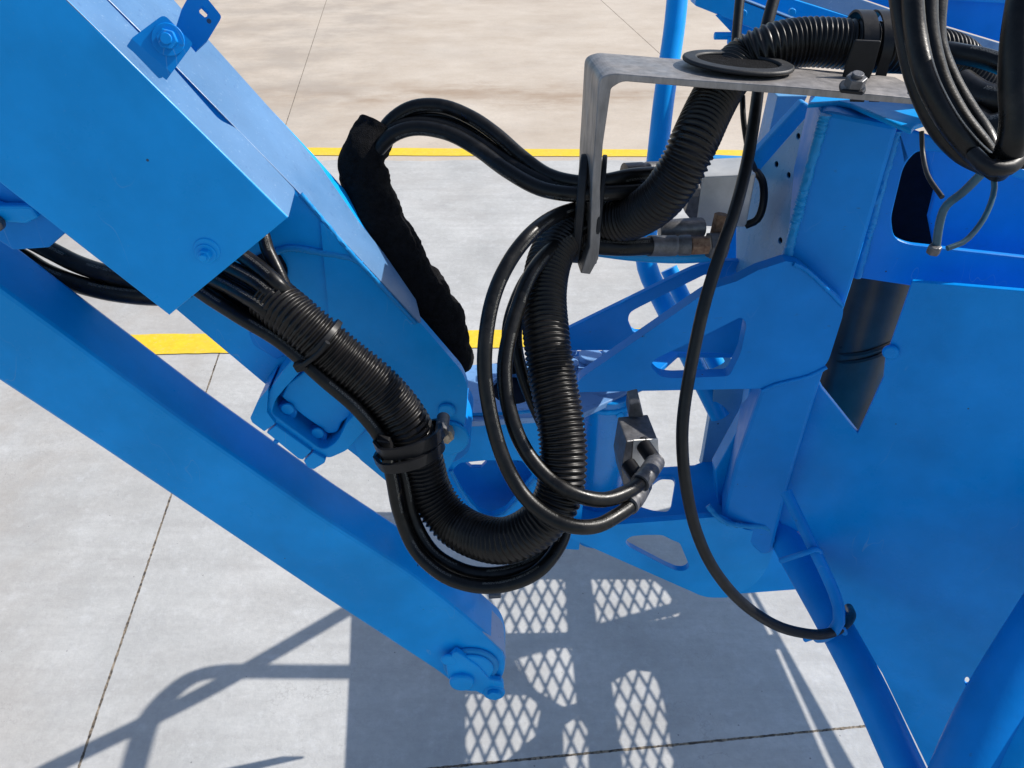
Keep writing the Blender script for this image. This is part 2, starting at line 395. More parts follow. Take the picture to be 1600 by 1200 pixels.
# pivot boss
cyl('pivot_boss', Wy(700, 682, YA-.004), (0, -1, 0), .030, .006, BLUE, arm, bevel=.003)
cyl('pivot_sun_block', Wy(690, 690, YA+.01), (0, 1, 0), .042, .10, BLUE_D, arm)  # unseen barrel added behind the arm end to keep sun off the link
cyl('pivot_boss', Wy(698, 640, YA-.004), (0, -1, 0), .012, .005, BLUE, arm, bevel=.003)
b_ = hexbolt('pivot_bolt', Wy(697, 673, YA-.010), (0, -1, .1), .0125, .016, GALV, arm, washer=False)
tag(b_, 'bare tan galvanised bolt head')
# cover
pc = PY(YC)
cov = plate('cover_plate', [(-150, -150), (-20, -124), (105, 0), (450, 340), (265, 492), (0, 285), (-150, 168)], pc, (0, .003, 0), BLUE, arm, bevel=.0012)
tf = P3(pc.hit(105, 0), pc.hit(450, 340), pc.hit(105, 0)+Yv)
plate('cover_flange', [(-20, -124), (105, 0), (451, 339), (462, 297), (370, 200), (343, 187), (273, 108), (167, 0), (50, -120)], tf, (-.002, 0, -.002), BLUE_W, cov, rs={3: 6, 4: 10, 5: 10}, bevel=.0006)
hexbolt('cover_bolt', Wy(322, 396, YC-.001), (.0, -1, .0), .0068, .008, BLUE, cov)
cyl('dished_ring', Wy(324, 390, YC+.001), (0, -1, 0), .013, .0025, BLUE, cov, bevel=.001)
plate('cover_sun_block', [(-150, 168), (0, 285), (265, 492), (262, 488), (0, 281), (-150, 164)], PY(YC+.003), (0, .135, 0), BLUE, cov, bevel=0)  # unseen flange added to stop sun reaching the link top
# added sun-blocking return of the cover, and inner bracket seen in the gap at far left
plate('inner_bracket', [(-60, 240), (0, 283), (105, 362), (75, 388), (20, 392), (-60, 340)], PY(YC+.06), (0, .05, 0), BLUE_D, arm, rs={2: 8}, bevel=.003)
plate('inner_rib', [(-60, 300), (0, 322), (48, 322), (60, 340), (40, 350), (-60, 345)], PY(YC+.045), (0, .012, 0), BLUE, arm, rs={2: 8}, bevel=.003)
cyl('inner_pin', Wy(-2, 346, YC+.045), (0, -1, 0), .008, .01, STEEL, arm, bevel=.002)
# clamp lug on the tube top
cl = P3(Wy(205, 62, YC-.004), Wy(268, 112, YC-.004), Wy(255, 22, YC+.008))
lug = plate('clamp_lug', [(205, 60), (256, 22), (302, 68), (268, 114)], cl, (-.006, .0, -.006), BLUE_D, arm, rs={1: 9, 2: 5, 0: 3}, bevel=.002)
n_ = cl.n if cl.n.z > 0 else -cl.n
plate('lug_foot', [(205, 60), (268, 114), (248, 124), (198, 72)], PY(YC-.0035), (0, .003, 0), BLUE_D, lug)
hexbolt('lug_bolt', cl.hit(263, 62), n_, .0085, .010, BLUE_D, lug)
t2 = P3(Wy(270, 20, YC+.085), Wy(325, 62, YC+.085), Wy(318, -5, YC+.083))
plate('slotted_tab', [(285, 12), (297, -10), (318, -10), (347, 26), (325, 62), (308, 78), (276, 40)], t2, (-.003, .003, -.003), BLUE_D, lug, holes=[[(311, 14), (317, 9), (326, 18), (325, 25), (320, 27), (312, 20)]], rs={3: 6, 2: 5}, bevel=.0008)
# casting bracket under the arm with two bolts
cast = thing('channel_bracket', Wy(480, 720, YA-.04), 'blue U-shaped bracket with two bolts and stepped blocks under the boom arm, above the link', 'bracket')
plate('channel_frame', [(462, 556), (440, 582), (419, 612), (416, 642), (430, 663), (499, 711), (514, 717), (543, 704), (574, 668), (612, 655), (590, 634), (560, 642), (541, 662), (527, 690), (505, 705), (424, 646), (430, 626), (446, 606), (482, 568)],
      PY(YA-.052), (0, .05, 0), BLUE, cast, rs={2: 8, 3: 8, 4: 4, 5: 6, 6: 10, 7: 8, 13: 10, 14: 12, 15: 8, 16: 6}, bevel=.002)
plate('channel_web', [(450, 560), (425, 610), (421, 645), (502, 708), (540, 700), (600, 650)], PY(YA-.014), (0, .01, 0), BLUE_D, cast, bevel=0)
plate('inner_block', [(484, 574), (560, 640), (534, 660), (527, 676), (512, 678), (500, 668), (474, 650), (462, 640), (440, 620), (450, 600)], PY(YA-.032), (0, .017, 0), BLUE, cast, rs={3: 5, 4: 5}, bevel=.002)
for q in ((451, 636), (498, 674)):
    bo = cyl('bolt', Wy(q[0], q[1], YA-.022), (0, -1, 0), .0135, .012, BLUE_D, cast, bevel=.002)
    cyl('bolt_end', Wy(q[0]-1, q[1]+1, YA-.034), (0, -1, 0), .0085, .004, BLUE, bo, bevel=.001)
for pts in ([(419, 607), (403, 626), (391, 653), (394, 660), (413, 674), (430, 662), (417, 644)], [(416, 676), (431, 665), (487, 705), (473, 719), (466, 717)], [(474, 721), (489, 707), (509, 718), (507, 724), (490, 734), (481, 731)]):
    plate('wear_block', pts, PY(YA-.058), (0, .055, 0), BLUE, cast, r=2, bevel=.002)
cyl('grease_nipple', Wy(432, 688, YA-.055), (.1, -1, 0), .0035, .004, BLUE_D, cast)
plate('tie_pad', [(388, 520), (396, 540), (432, 562), (452, 552), (450, 545), (400, 518)], PY(YA-.004), (0, .006, 0), BLUE_D, cast, r=4)

# ================================================================== link arm (lower left)
YL = .79
lk = thing('link_arm', Wy(700, 1050, YL), 'long lower blue link arm running down to a pinned end', 'link arm')
plk = PY(YL)
plate('link_tube', [(-200, 302), (0, 450), (283, 657), (500, 807), (633, 891), (705, 946), (783, 1012), (790, 1040), (786, 1062), (752, 1083), (722, 1081), (687, 1052), (500, 930), (157, 700), (0, 597), (-200, 465)],
      plk, (0, .077, 0), BLUE, lk, r=0, rs={6: 12, 7: 8, 8: 12, 9: 16, 10: 10, 11: 14, 3: 30, 4: 30, 5: 30}, bevel=.006)
tl = P3(plk.hit(560, 846), plk.hit(790, 1018), plk.hit(560, 846)+Yv)
plate('end_skin', [(690, 928), (707, 930), (748, 930), (786, 972), (791, 1030), (785, 1016)], Pl(tl.p+Vector((0, 0, .004)), tl.n), (0, 0, -.003), SKY_DUST, lk, rs={3: 10}, bevel=.001)
boss = cyl('pin_boss', Wy(736, 1036, YL+.002), (0, -1, 0), .047, .009, WELD, lk, bevel=.004)
cyl('pin_ring', Wy(736, 1042, YL-.006), (0, -1, 0), .038, .006, BLUE, boss, bevel=.003)
plate('keeper_plate', [(696, 1034), (712, 1018), (748, 1042), (764, 1062), (786, 1066), (788, 1080), (758, 1088), (742, 1080), (700, 1062)], PY(YL-.0155), (0, .012, 0), BLUE, boss, r=5, bevel=.003)
cyl('pin_head', Wy(722, 1058, YL-.010), (0, -1, 0), .021, .014, BLUE, boss, bevel=.004)
cyl('keeper_bolt', Wy(772, 1078, YL-.010), (0, -1, 0), .019, .008, BLUE, boss, bevel=.003)
cyl('keeper_bolt', Wy(772, 1082, YL-.018), (0, -1, 0), .012, .008, BLUE, boss, seg=6)
cyl('keeper_bolt', Wy(702, 1028, YL-.010), (0, -1, 0), .014, .006, BLUE, boss, bevel=.003)
cyl('stop_screw', Wy(764, 930, YL+.06), (1, 0, .1), .006, .02, STEEL, lk)

# ================================================================== knuckle between arm and rotator
kn = thing('knuckle', G(810, 700, .9), 'blue knuckle block with a round bore between boom arm and rotator', 'knuckle')
ztop = Wy(800, 650, .95).z
pk = PZ(ztop)
plate('top_plate', [(700, 660), (690, 600), (722, 571), (860, 560), (1010, 545), (1010, 600), (912, 645), (905, 648)], pk, (0, 0, -.012), SKY_DUST, kn, holes=[[(768+34+34*math.cos(a*PI/12), 606+25*math.sin(a*PI/12)) for a in range(24)]], bevel=.002)
bc = pk.hit(802, 606)
cyl('bore_shade', bc+Vector((0, 0, -.0165)), (0, 0, 1), .05, .004, DARK, kn)  # shallow dark disc stands in for the shade down the bore
plate('front_web', [(690, 662), (912, 647), (915, 740), (905, 860), (760, 850), (700, 790), (672, 740)], PY(.952), (0, .012, 0), BLUE, kn,
      holes=[[(705, 738), (718, 724), (760, 720), (815, 720), (834, 745), (790, 797), (768, 806), (748, 800), (722, 770)]], hr=6, bevel=.002)
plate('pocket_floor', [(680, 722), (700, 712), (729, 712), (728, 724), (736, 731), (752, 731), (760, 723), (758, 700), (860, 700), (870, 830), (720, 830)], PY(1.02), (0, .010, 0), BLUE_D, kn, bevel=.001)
tube('weld_bead', [Wy(704, 735, .945), Wy(724, 772, .945), Wy(750, 802, .945), Wy(770, 808, .945), Wy(794, 797, .945), Wy(838, 748, .945)], .003, WELD, kn, seg=8)
tube('weld_bead', [Wy(727, 648, .951), Wy(800, 645, .951), Wy(900, 636, .951)], .003, WELD, kn, seg=8)
# bolts on the knuckle top
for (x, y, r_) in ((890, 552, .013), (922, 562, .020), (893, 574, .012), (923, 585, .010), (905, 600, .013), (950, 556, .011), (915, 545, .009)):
    c_ = pk.hit(x, y); cyl('top_bolt', c_, (0, 0, 1), r_, .012, SKY_DUST, kn, bevel=.002)

# ================================================================== platform mount: rotator, gussets, mast
mt = thing('platform_mount', G(1100, 930, .7), 'blue welded platform mount with rotator cylinder, gussets and upright mast', 'platform mount')
YG = .985
zc1 = Wy(947, 612, 1.02).z; zc0 = Wy(940, 850, .98).z
cx = Wy(947, 620, YG+.045)
cyl('rotator_tube', Vector((cx.x, YG+.047, zc0-.02)), (0, 0, 1), .046, zc1-zc0+.02, BLUE_G, mt, seg=64, bevel=.002)
cyl('rotator_collar', Vector((cx.x, YG+.047, zc1-.022)), (0, 0, 1), .049, .010, BLUE, mt, seg=64, bevel=.003)
cyl('rotator_collar', Vector((cx.x, YG+.047, zc0-.005)), (0, 0, 1), .051, .016, BLUE, mt, seg=64, bevel=.003)
cyl('plug', Vector((cx.x+.018, YG+.004, Wy(965, 650, YG).z)), (.3, -1, 0), .006, .004, BLUE, mt)
# front gusset
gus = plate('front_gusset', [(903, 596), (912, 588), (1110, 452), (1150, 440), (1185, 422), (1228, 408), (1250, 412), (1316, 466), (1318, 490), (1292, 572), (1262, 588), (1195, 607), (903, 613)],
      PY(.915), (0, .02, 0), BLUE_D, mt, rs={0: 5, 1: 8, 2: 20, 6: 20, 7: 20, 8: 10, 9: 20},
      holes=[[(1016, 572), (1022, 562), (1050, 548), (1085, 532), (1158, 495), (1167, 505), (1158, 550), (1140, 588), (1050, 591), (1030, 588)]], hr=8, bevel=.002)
plate('rear_gusset', [(880, 548), (880, 518), (1085, 418), (1120, 408), (1200, 408), (1230, 560), (1120, 552), (1000, 548)],
      PY(YG+.10), (0, .012, 0), BLUE_D, mt, rs={2: 30}, holes=[[(981, 500), (985, 488), (1000, 480), (1060, 450), (1105, 428), (1112, 440), (1100, 502), (1052, 519), (988, 519)]], hr=8, bevel=.002)
plate('bridge_plate', [(905, 600), (880, 548), (1230, 545), (1240, 600)], PZ(pk.p.z-.002), (0, 0, -.01), BLUE_D, mt, holes=[[(1020, 588), (1060, 552), (1160, 552), (1150, 590)]])
# mast: right, nearer face turned towards the left
pm = PV(W(1300, 400, 1.02), -14)
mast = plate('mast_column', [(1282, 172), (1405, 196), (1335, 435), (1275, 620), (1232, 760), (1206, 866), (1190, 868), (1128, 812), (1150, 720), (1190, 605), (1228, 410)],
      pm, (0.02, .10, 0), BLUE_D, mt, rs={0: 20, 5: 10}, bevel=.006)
# perforated side plate on the left of the mast
ps = PV(W(1210, 300, 1.13), 68)
pp = Pl(W(1215, 300, 1.10), (W(1280, 180, 1.04)-W(1190, 420, 1.14)).cross(W(1165, 330, 1.22)-W(1250, 300, 1.05)))
sp_holes = [[(x+3*math.cos(a*PI/5), y+5*math.sin(a*PI/5)) for a in range(10)] for x, y in ((1247, 213), (1213, 257), (1232, 274), (1219, 376))]
plate('perforated_side', [(1286, 178), (1262, 180), (1190, 262), (1150, 330), (1150, 430), (1226, 412)], pp, (.004, .004, 0), PERF, mt, holes=sp_holes, rs={1: 8})
plate('side_hole_shade', [(1280, 184), (1262, 186), (1196, 262), (1160, 330), (1160, 420), (1222, 406)], Pl(pp.p+Vector((.006, .008, 0)), pp.n), (.002, .002, 0), DARK, mt)  # dark sheet added behind the holes to paint their shade
tube('weld_bead', [pm.hit(1288, 178)+Vector((0, -.003, 0)), pm.hit(1262, 270)+Vector((0, -.003, 0)), pm.hit(1226, 408)+Vector((0, -.003, 0))], .0065, WELD, mt, seg=10)
# diagonal brace seen behind the cable
br = [(1262, 160), (1200, 232), (1172, 262), (1172, 285), (1196, 275), (1290, 178)]
plate('diagonal_brace', [(1255, 158), (1170, 250), (1110, 247), (1110, 268), (1190, 272), (1283, 176)], PY(1.16), (0, .02, 0), WELD, mt, r=6, bevel=.003)
plate('rear_post', [(1215, 150), (1262, 150), (1230, 215), (1192, 250)], PY(1.24), (0, .05, 0), PERF, mt)
plate('rear_plate', [(1150, 300), (1210, 240), (1240, 420), (1150, 470), (1100, 420)], PY(1.28), (0, .01, 0), BLUE, mt)
# cap shelf across the mast and cross head on the right
ph = PV(W(1425, 205, .985), -14)
head = plate('cross_head', [(1400, 192), (1425, 203), (1900, 370), (1900, 530), (1600, 474), (1335, 434)], ph, (.0, .012, 0), BLUE_D, mt,
      holes=[[(1432, 236), (1412, 262), (1393, 340), (1397, 372), (1420, 382), (1800, 425), (1800, 350), (1470, 238)]], hr=14, bevel=.003)
tube('weld_bead', [ph.hit(1400, 203)+Vector((0, -.003, 0)), ph.hit(1370, 312)+Vector((0, -.003, 0)), ph.hit(1338, 432)+Vector((0, -.003, 0))], .0055, WELD, mt, seg=10)
plate('top_shelf', [(1262, 162), (1310, 158), (1330, 162), (1425, 203), (1430, 196), (1480, 180), (1600, 200), (1600, 130), (1290, 130)], PZ(pm.hit(1340, 175).z+.002), (0, 0, -.006), BLUE, mt, bevel=.002)
plate('inner_panel', [(1445, 225), (1700, 300), (1700, 430), (1462, 392), (1452, 340), (1462, 300)], PV(W(1500, 320, 1.10), -14), (0, .01, 0), BLUE_D, mt, bevel=.002)
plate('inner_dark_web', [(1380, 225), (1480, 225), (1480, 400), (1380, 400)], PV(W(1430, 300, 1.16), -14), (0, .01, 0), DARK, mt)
# lower part: light recess, lower bracket
plate('recess_plate', [(1118, 600), (1175, 600), (1175, 730), (1095, 730), (1098, 718)], PY(1.12), (0, .02, 0), PERF, mt)
plate('recess_side', [(1172, 598), (1196, 598), (1150, 740), (1125, 812), (1118, 735), (1165, 650)], PY(YG+.02), (0, .03, 0), BLUE, mt)
zl = Wy(960, 826, .945).z
plate('lower_shelf', [(880, 828), (895, 770), (985, 727), (1040, 729), (1085, 726), (1100, 720), (1150, 722), (1170, 800), (1168, 816), (1070, 812), (1000, 826)], PZ(zl), (0, 0, -.012), BLUE, mt,
      holes=[[(998, 790), (1020, 752), (1033, 742), (1052, 743), (1055, 750), (1048, 792), (1042, 799), (1020, 797)]], hr=6, bevel=.002)
plate('lower_skirt', [(880, 826), (1065, 812), (1120, 808), (1165, 828), (1200, 832), (1210, 850), (1203, 880), (1180, 915), (1135, 934), (1102, 934), (1075, 922), (885, 838)], PY(.933), (0, .012, 0), BLUE, mt,
      rs={3: 10, 4: 20, 5: 10, 6: 15, 7: 20, 9: 15}, holes=[[(976, 846), (986, 838), (1008, 836), (1035, 836), (1052, 845), (1062, 848), (1078, 886), (1070, 892), (1058, 892), (1040, 884), (982, 854)]], hr=6, bevel=.002)
plate('lower_rear_plate', [(1180, 860), (1235, 860), (1250, 921), (1130, 930)], PY(YG+.03), (0, .012, 0), BLUE, mt)
tube('weld_bead', [Wy(1106, 790, .945), Wy(1114, 800, .938), Wy(1122, 808, .932), Wy(1140, 818, .931), Wy(1170, 822, .931), Wy(1198, 824, .931), Wy(1207, 845, .931)], .0048, WELD, mt, seg=10)
tube('weld_bead', [Wy(1240, 412, .914), Wy(1262, 424, .914), Wy(1292, 452, .914), Wy(1317, 478, .914)], .003, BLUE_D, mt, seg=8)
tube('weld_bead', [Wy(1190, 610, .914), Wy(1215, 600, .914), Wy(1262, 588, .914), Wy(1292, 574, .914)], .003, BLUE_D, mt, seg=8)

# ================================================================== basket: side panel, tubes, floor beams, mesh floor
bk = thing('work_basket', G(1500, 1250, .6), 'blue work basket with big side panel, tube frame and expanded mesh floor', 'work basket')
pb = PV(W(1400, 800, 1.22), -28)
panel = plate('side_panel', [(1425, 440), (1900, 480), (1900, 1500), (1560, 1420), (1450, 1200), (1378, 1052), (1330, 978), (1250, 832), (1222, 822), (1180, 740), (1262, 560), (1283, 606), (1340, 677), (1380, 590), (1383, 560)], pb, (.004, .008, 0), BLUE_P, bk,
      rs={}, holes=[[(1511+4*math.cos(a*PI/5), 1065+7*math.sin(a*PI/5)) for a in range(10)]], bevel=.0015)
cyl('panel_rivet', pb.hit(1392, 548), pb.n*(-1 if pb.n.y > 0 else 1), .011, .008, BLUE_P, panel, bevel=.003)
def btube(name, pts, r, m=BLUE_D, parent=bk, **k): return tube(name, pts, r, m, parent, seg=24, step=.02, **k)
off = Vector((-.02, -.03, 0))
btube('lower_rail', [W(1196, 770, 1.41), W(1232, 850, 1.34), W(1298, 966, 1.23), W(1352, 1066, 1.15), W(1414, 1200, 1.08), W(1462, 1300, 1.03)], .0265)
btube('guide_rod', [W(1228, 768, 1.17), W(1258, 830, 1.15), W(1292, 900, 1.13), W(1308, 940, 1.12), W(1312, 966, 1.11), W(1304, 984, 1.12), W(1288, 994, 1.17), W(1278, 996, 1.23)], .0085)
for q in ((1262, 862), (1300, 985)):
    tube('rod_clip', [W(q[0]-42, q[1]+14, 1.17), W(q[0]-5, q[1]+2, 1.13), W(q[0]+14, q[1]-4, 1.13), W(q[0]+20, q[1]+4, 1.14)], .0045, BLUE_D, bk, seg=8)
btube('corner_tube', [W(1490, 1290, .98), W(1565, 1120, 1.0), W(1700, 900, 1.02)], .049, BLUE_D)
btube('corner_tube', [W(1560, 1290, .95), W(1640, 1120, .97), W(1760, 960, 1.0)], .040, BLUE)
# tall post seen behind the hose bracket and its lower run
btube('post_tube', [W(1063, -60, 1.34), W(1054, 40, 1.35), W(1038, 150, 1.36), W(1024, 270, 1.38), W(1010, 370, 1.38), W(1012, 420, 1.38), W(1040, 480, 1.39), W(1085, 570, 1.40), W(1125, 650, 1.42)], .0185, BLUE)
btube('inner_post', [W(1045, 420, 1.44), W(1078, 490, 1.45), W(1120, 570, 1.46)], .016, BLUE)
plate('kick_plate', [(1062, 470), (1120, 440), (1150, 600), (1110, 600)], PY(1.30), (0, .006, 0), PERF, bk)
# floor beams upper right
def beam(a, b, hgt, dep, m1, m2, nm):
    d = b-a
    o = boxv(nm, a, d, Vector((0, 0, -hgt)), Vector((.0, dep, 0)), m1, bk, bevel=.002)
    boxv('top_skin', a+Vector((0, 0.002, .001)), d, Vector((0, dep-.004, 0)), Vector((0, 0, .002)), m2, o, bevel=.0005)
beam(W(1090, -25, 1.17), W(1330, 68, 1.08), .03, .04, BLUE, BLUE_W, 'floor_beam')
def slope_pl(px, py, d): return P3(W(px, py, d), W(px+200, py+58, d-.05), W(px, py, d)+Vector((0, .05, .05)))
plate('toe_board_top', [(1080, -50), (1250, -45), (1339, -4), (1420, 24), (1620, 84), (1900, 168), (1900, 200), (1620, 118), (1465, 70), (1403, 50), (1243, 0)], slope_pl(1300, 12, 1.22), (0, .01, -.006), BLUE_W, bk)
plate('toe_board', [(1080, -50), (1243, 0), (1403, 50), (1465, 70), (1620, 118), (1900, 200), (1900, 300), (1640, 190), (1420, 112), (1330, 84), (1215, 24), (1180, 5)], PV(W(1300, 18, 1.21), -14), (0, .02, 0), BLUE, bk)
plate('rear_board', [(1250, -45), (1339, -5), (1420, 23), (1620, 83), (1900, 167), (1900, -90), (1250, -90)], PV(W(1400, 0, 1.30), -14), (0, .01, 0), BLUE_D, bk)
plate('rear_board_edge', [(1440, -2), (1620, 8), (1900, 30), (1900, 20), (1620, -4), (1440, -14)], PV(W(1400, 0, 1.28), -14), (0, .018, 0), WELD, bk)
plate('end_flange', [(1118, 24), (1135, 22), (1160, 28), (1215, 62), (1195, 74), (1150, 58)], PY(1.28), (0, .006, 0), BLUE, bk)
cyl('stud', Wy(1116, 56, 1.27), (1, 0, 0), .0055, .03, BLUE, bk)
cyl('stud', Wy(1137, 64, 1.26), (1, 0, 0), .0055, .02, BLUE, bk)
for q in ((1160, 20), (1236, 18)): cyl('stud', Wy(q[0], q[1], 1.2), (0, -1, 0), .005, .008, BLUE, bk)
# deck behind the panel: solid sheet with mesh windows
ZF = .98
def up(px, py, z):
    p = G(px, py); return p + sunv*(z/sunv.z)
def upl(px, py, z): q = up(px, py, z); return Vector((q.x, q.y, z))
win = [[(742, 905), (884, 905), (889, 988), (740, 990)], [(924, 905), (1022, 905), (1070, 948), (1062, 962), (935, 988)],
       [(796, 1012), (895, 1012), (903, 1098), (880, 1104), (840, 1080), (812, 1046)], [(728, 1084), (826, 1086), (848, 1104), (838, 1150), (790, 1190), (728, 1192)],
       [(880, 1135), (905, 1118), (920, 1140), (925, 1290), (884, 1290)], [(956, 1066), (990, 1046), (1024, 1050), (1040, 1100), (1072, 1300), (988, 1300)]]
slits = [[(1168, 926), (1174, 926), (1210, 990), (1202, 992)], [(1212, 1014), (1220, 1014), (1400, 1400), (1384, 1400)]]
outl = [(556, 800), (1110, 800), (1180, 925), (1335, 1200), (1450, 1420), (520, 1420), (541, 1200), (548, 1050)]
bmf = prism_bm([upl(*p, ZF) for p in outl], Vector((0, 0, .004)), [[upl(*p, ZF) for p in fillet(h, 2)] for h in win] + [[upl(*p, ZF) for p in h] for h in slits])
deck = link('deck_sheet', bmf, BLUE, bk)
bm = bmesh.new()
lo = upl(715, 1300, ZF); hi = upl(1100, 880, ZF)
x0, x1, y0, y1 = min(lo.x, hi.x)-.15, max(lo.x, hi.x)+.05, lo.y-.02, hi.y+.03
CW, CH, SW = .038, .096, .0026
def strip(a, b):
    d = (b-a).normalized(); n = Vector((-d.y, d.x, 0))*SW
    vs = [bm.verts.new(q) for q in (a-n, b-n, b+n, a+n)]; f = bm.faces.new(vs)
    r = bmesh.ops.extrude_face_region(bm, geom=[f]); bmesh.ops.translate(bm, verts=[g_ for g_ in r['geom'] if isinstance(g_, bmesh.types.BMVert)], vec=(0, 0, .004))
slope = CH/CW; nI = int((x1-x0+(y1-y0)/slope)/CW)+2; k0 = 0
for i in range(nI):
    for s in (1, -1):
        xa = x0 + i*CW - ((y1-y0)/slope if s > 0 else 0)
        # line x = xa + s*(y-y0)/slope clipped to [x0,x1]
        ya, yb = y0, y1
        X = lambda y: xa + s*(y-y0)/slope
        if s > 0:
            if X(ya) < x0: ya = y0+(x0-xa)*slope
            if X(yb) > x1: yb = y0+(x1-xa)*slope
        else:
            if X(yb) < x0: yb = y0+(xa-x0)*slope
            if X(ya) > x1: ya = y0+(xa-x1)*slope
        if yb-ya > .01: strip(Vector((X(ya), ya, ZF-.012+(.0045 if s > 0 else 0))), Vector((X(yb), yb, ZF-.012+(.0045 if s > 0 else 0))))
link('expanded_mesh', bm, BLUE, bk)
# guard rails above the deck
ZR = 1.95
btube('guard_rail', [upl(x, y, ZR) for x, y in ((-60, 1275), (75, 1203), (210, 1137), (319, 1082), (412, 1030), (536, 958), (640, 900))], .021, BLUE)
btube('guard_rail', [upl(x, y, ZR-.06) for x, y in ((200, 1230), (214, 1180), (228, 1135), (246, 1105), (275, 1076), (305, 1057), (345, 1049), (400, 1049), (555, 1050), (700, 1050))], .021, BLUE)
btube('guard_post', [upl(640, 900, ZR), Vector((upl(640, 900, ZR).x, upl(640, 900, ZR).y, ZF))], .02, BLUE)
btube('guard_post', [upl(700, 1050, ZR-.06), Vector((upl(700, 1050, ZR).x, upl(700, 1050, ZR).y, ZF))], .02, BLUE)

# dark cylinder behind the mast
dc = thing('steel_cylinder', W(1320, 690, 1.3), 'dark steel cylinder seen in the gap between mast and side panel', 'cylinder')
aa = W(1385, 380, 1.24); bb = W(1290, 700, 1.42); ax = (bb-aa)
cyl('barrel', aa, ax, .062, ax.length, BSTEEL, dc, seg=64, bevel=0)
axn = ax.normalized()
for s_ in (.13, .142):
    cyl('band', aa+axn*ax.length*(s_/.3*.9+.02), (ax.normalized()+Vector((.35, 0, .25))).normalized(), .0655, .006, TIE, dc, seg=48, bevel=.001)

# ================================================================== aluminium hose bracket
hb = thing('hose_bracket', W(1200, 140, .86), 'bent bare aluminium hose bracket with two rubber grommets', 'bracket')
pf = PV(W(945, 200, .86), -7)
ext = Vector((-.008, .098, 0))
o = plate('bracket_strip', [(957, 114), (1077, 124), (1250, 136), (1470, 157), (1470, 167), (1250, 149), (1103, 138), (972, 127), (955, 138), (942, 227), (938, 293), (938, 373), (935, 405), (922, 429), (907, 427), (921, 387), (926, 267), (930, 213), (936, 122)],
          pf, ext, ALU, hb, rs={0: 14, 7: 14, 8: 4, 18: 14}, bevel=.0012)
# the strip runs on as a shelf under the conduit clamp
# grommet in the shelf
ztb = pf.hit(1150, 130).z
gc = PZ(ztb+.004).hit(1152, 102)
hx = Vector((math.cos(math.radians(-7)), math.sin(math.radians(-7)), -.06)).normalized(); hy = Vector((.1, 1, 0)).normalized(); nz = hx.cross(hy)
link('grommet', torus_bm(gc+nz*.003, hx, hy, .046, .034, 0, nz, .006, wd=.016), GROM, hb, smooth=True, angle=.6, bevel=.002)
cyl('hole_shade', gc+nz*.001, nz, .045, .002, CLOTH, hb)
# grommet on the upright leg: rings both sides
lc = (pf.hit(930, 352)+ext*.46)
lx = Vector((-1, 0.12, 0)).normalized()
zz = Vector((0.03, 0, 1)).normalized(); yy = zz.cross(lx)
link('grommet', torus_bm(lc+lx*.011, zz, yy, .056, .031, 0, lx, .012, wd=.014), GROM, hb, smooth=True, angle=.6, bevel=.0015)
link('grommet', torus_bm(lc-lx*.013, zz, yy, .056, .031, 0, lx, .007, wd=.014), GROM, hb, smooth=True, angle=.6, bevel=.0015)

# ================================================================== hoses
def hose(pts, r, label, name='hydraulic_hose', cat='hose', m=RUBBER, group=None, **k):
    group = group or {'hose': 'smooth black hydraulic hoses', 'cable': 'thin black cables', 'wire': 'thin black wires'}.get(cat)
    return tube(name, [W(*p) for p in pts], r, m, None, seg=18, step=.007, label=label, cat=cat, group=group, **k)
# corrugated conduit
PIT = .0060
def corr(r, seam=.0):
    def f(s, a, LEN):
        ph = ((s + .0016*noise.noise(Vector((s*30, 4.2, 0))))/PIT) % 1.0
        q = .5+.5*math.cos(2*PI*ph); q = q*q*(3-2*q)
        rr = r*(.895+.105*q)
        rr *= 1+.012*noise.noise(Vector((s*9, math.cos(a), math.sin(a))))
        if abs(((a-seam+PI) % (2*PI))-PI) < .16: rr *= .95
        return rr
    return f
conduit_pts = [(418, 462, .865), (470, 505, .86), (530, 556, .875), (590, 605, .89), (635, 660, .91), (656, 715, .935), (672, 768, .95), (705, 814, .95), (746, 838, .93), (792, 844, .905),
               (838, 822, .89), (870, 780, .88), (880, 715, .875), (874, 650, .88), (862, 585, .89), (853, 520, .90), (850, 455, .925), (862, 398, .95), (890, 362, .975), (930, 348, .985),
               (985, 340, .955), (1030, 312, .91), (1062, 268, .88), (1085, 220, .87), (1108, 170, .885), (1132, 128, .90), (1160, 97, .91), (1200, 76, .90), (1255, 66, .90), (1310, 68, .90), (1370, 74, .90), (1430, 78, .91), (1490, 92, .93), (1530, 135, .96)]
cd = link('corrugated_conduit', tube_bm([W(*p) for p in conduit_pts], .0285, 28, PIT/6, corr(.0278, 2.2)), CORR, None, smooth=True,
          label='thick corrugated black conduit looping from the boom arm up through the aluminium bracket', cat='conduit')
# hoses entering the conduit at its left mouth
hose([(300, 350, .87), (395, 350, .86), (420, 395, .86), (438, 432, .86), (455, 470, .865)], .0075, 'short printed black hose entering the conduit mouth beside the boom cover corner')
hose([(270, 380, .89), (340, 430, .875), (395, 462, .87), (440, 490, .865)], .0078, 'black hose from under the cover into the lower side of the conduit mouth')
hose([(280, 350, .90), (350, 410, .89), (400, 445, .885), (450, 485, .875)], .0078, 'black hose from under the cover into the middle of the conduit mouth')
for q, lab in (((300, 425, 392, 468, 412, 482), 'hose wedged lowest in the conduit mouth'), ((300, 395, 400, 440, 424, 461), 'hose filling the centre of the conduit mouth'), ((310, 360, 408, 420, 436, 446), 'hose squeezed in at the upper lip of the conduit mouth')):
    hose([(q[0], q[1], .875), ((q[0]+q[2])/2, (q[1]+q[3])/2-4, .862), (q[2], q[3], .848), (q[4], q[5], .846), (q[4]+22, q[5]+22, .862)], .0085, 'black '+lab)
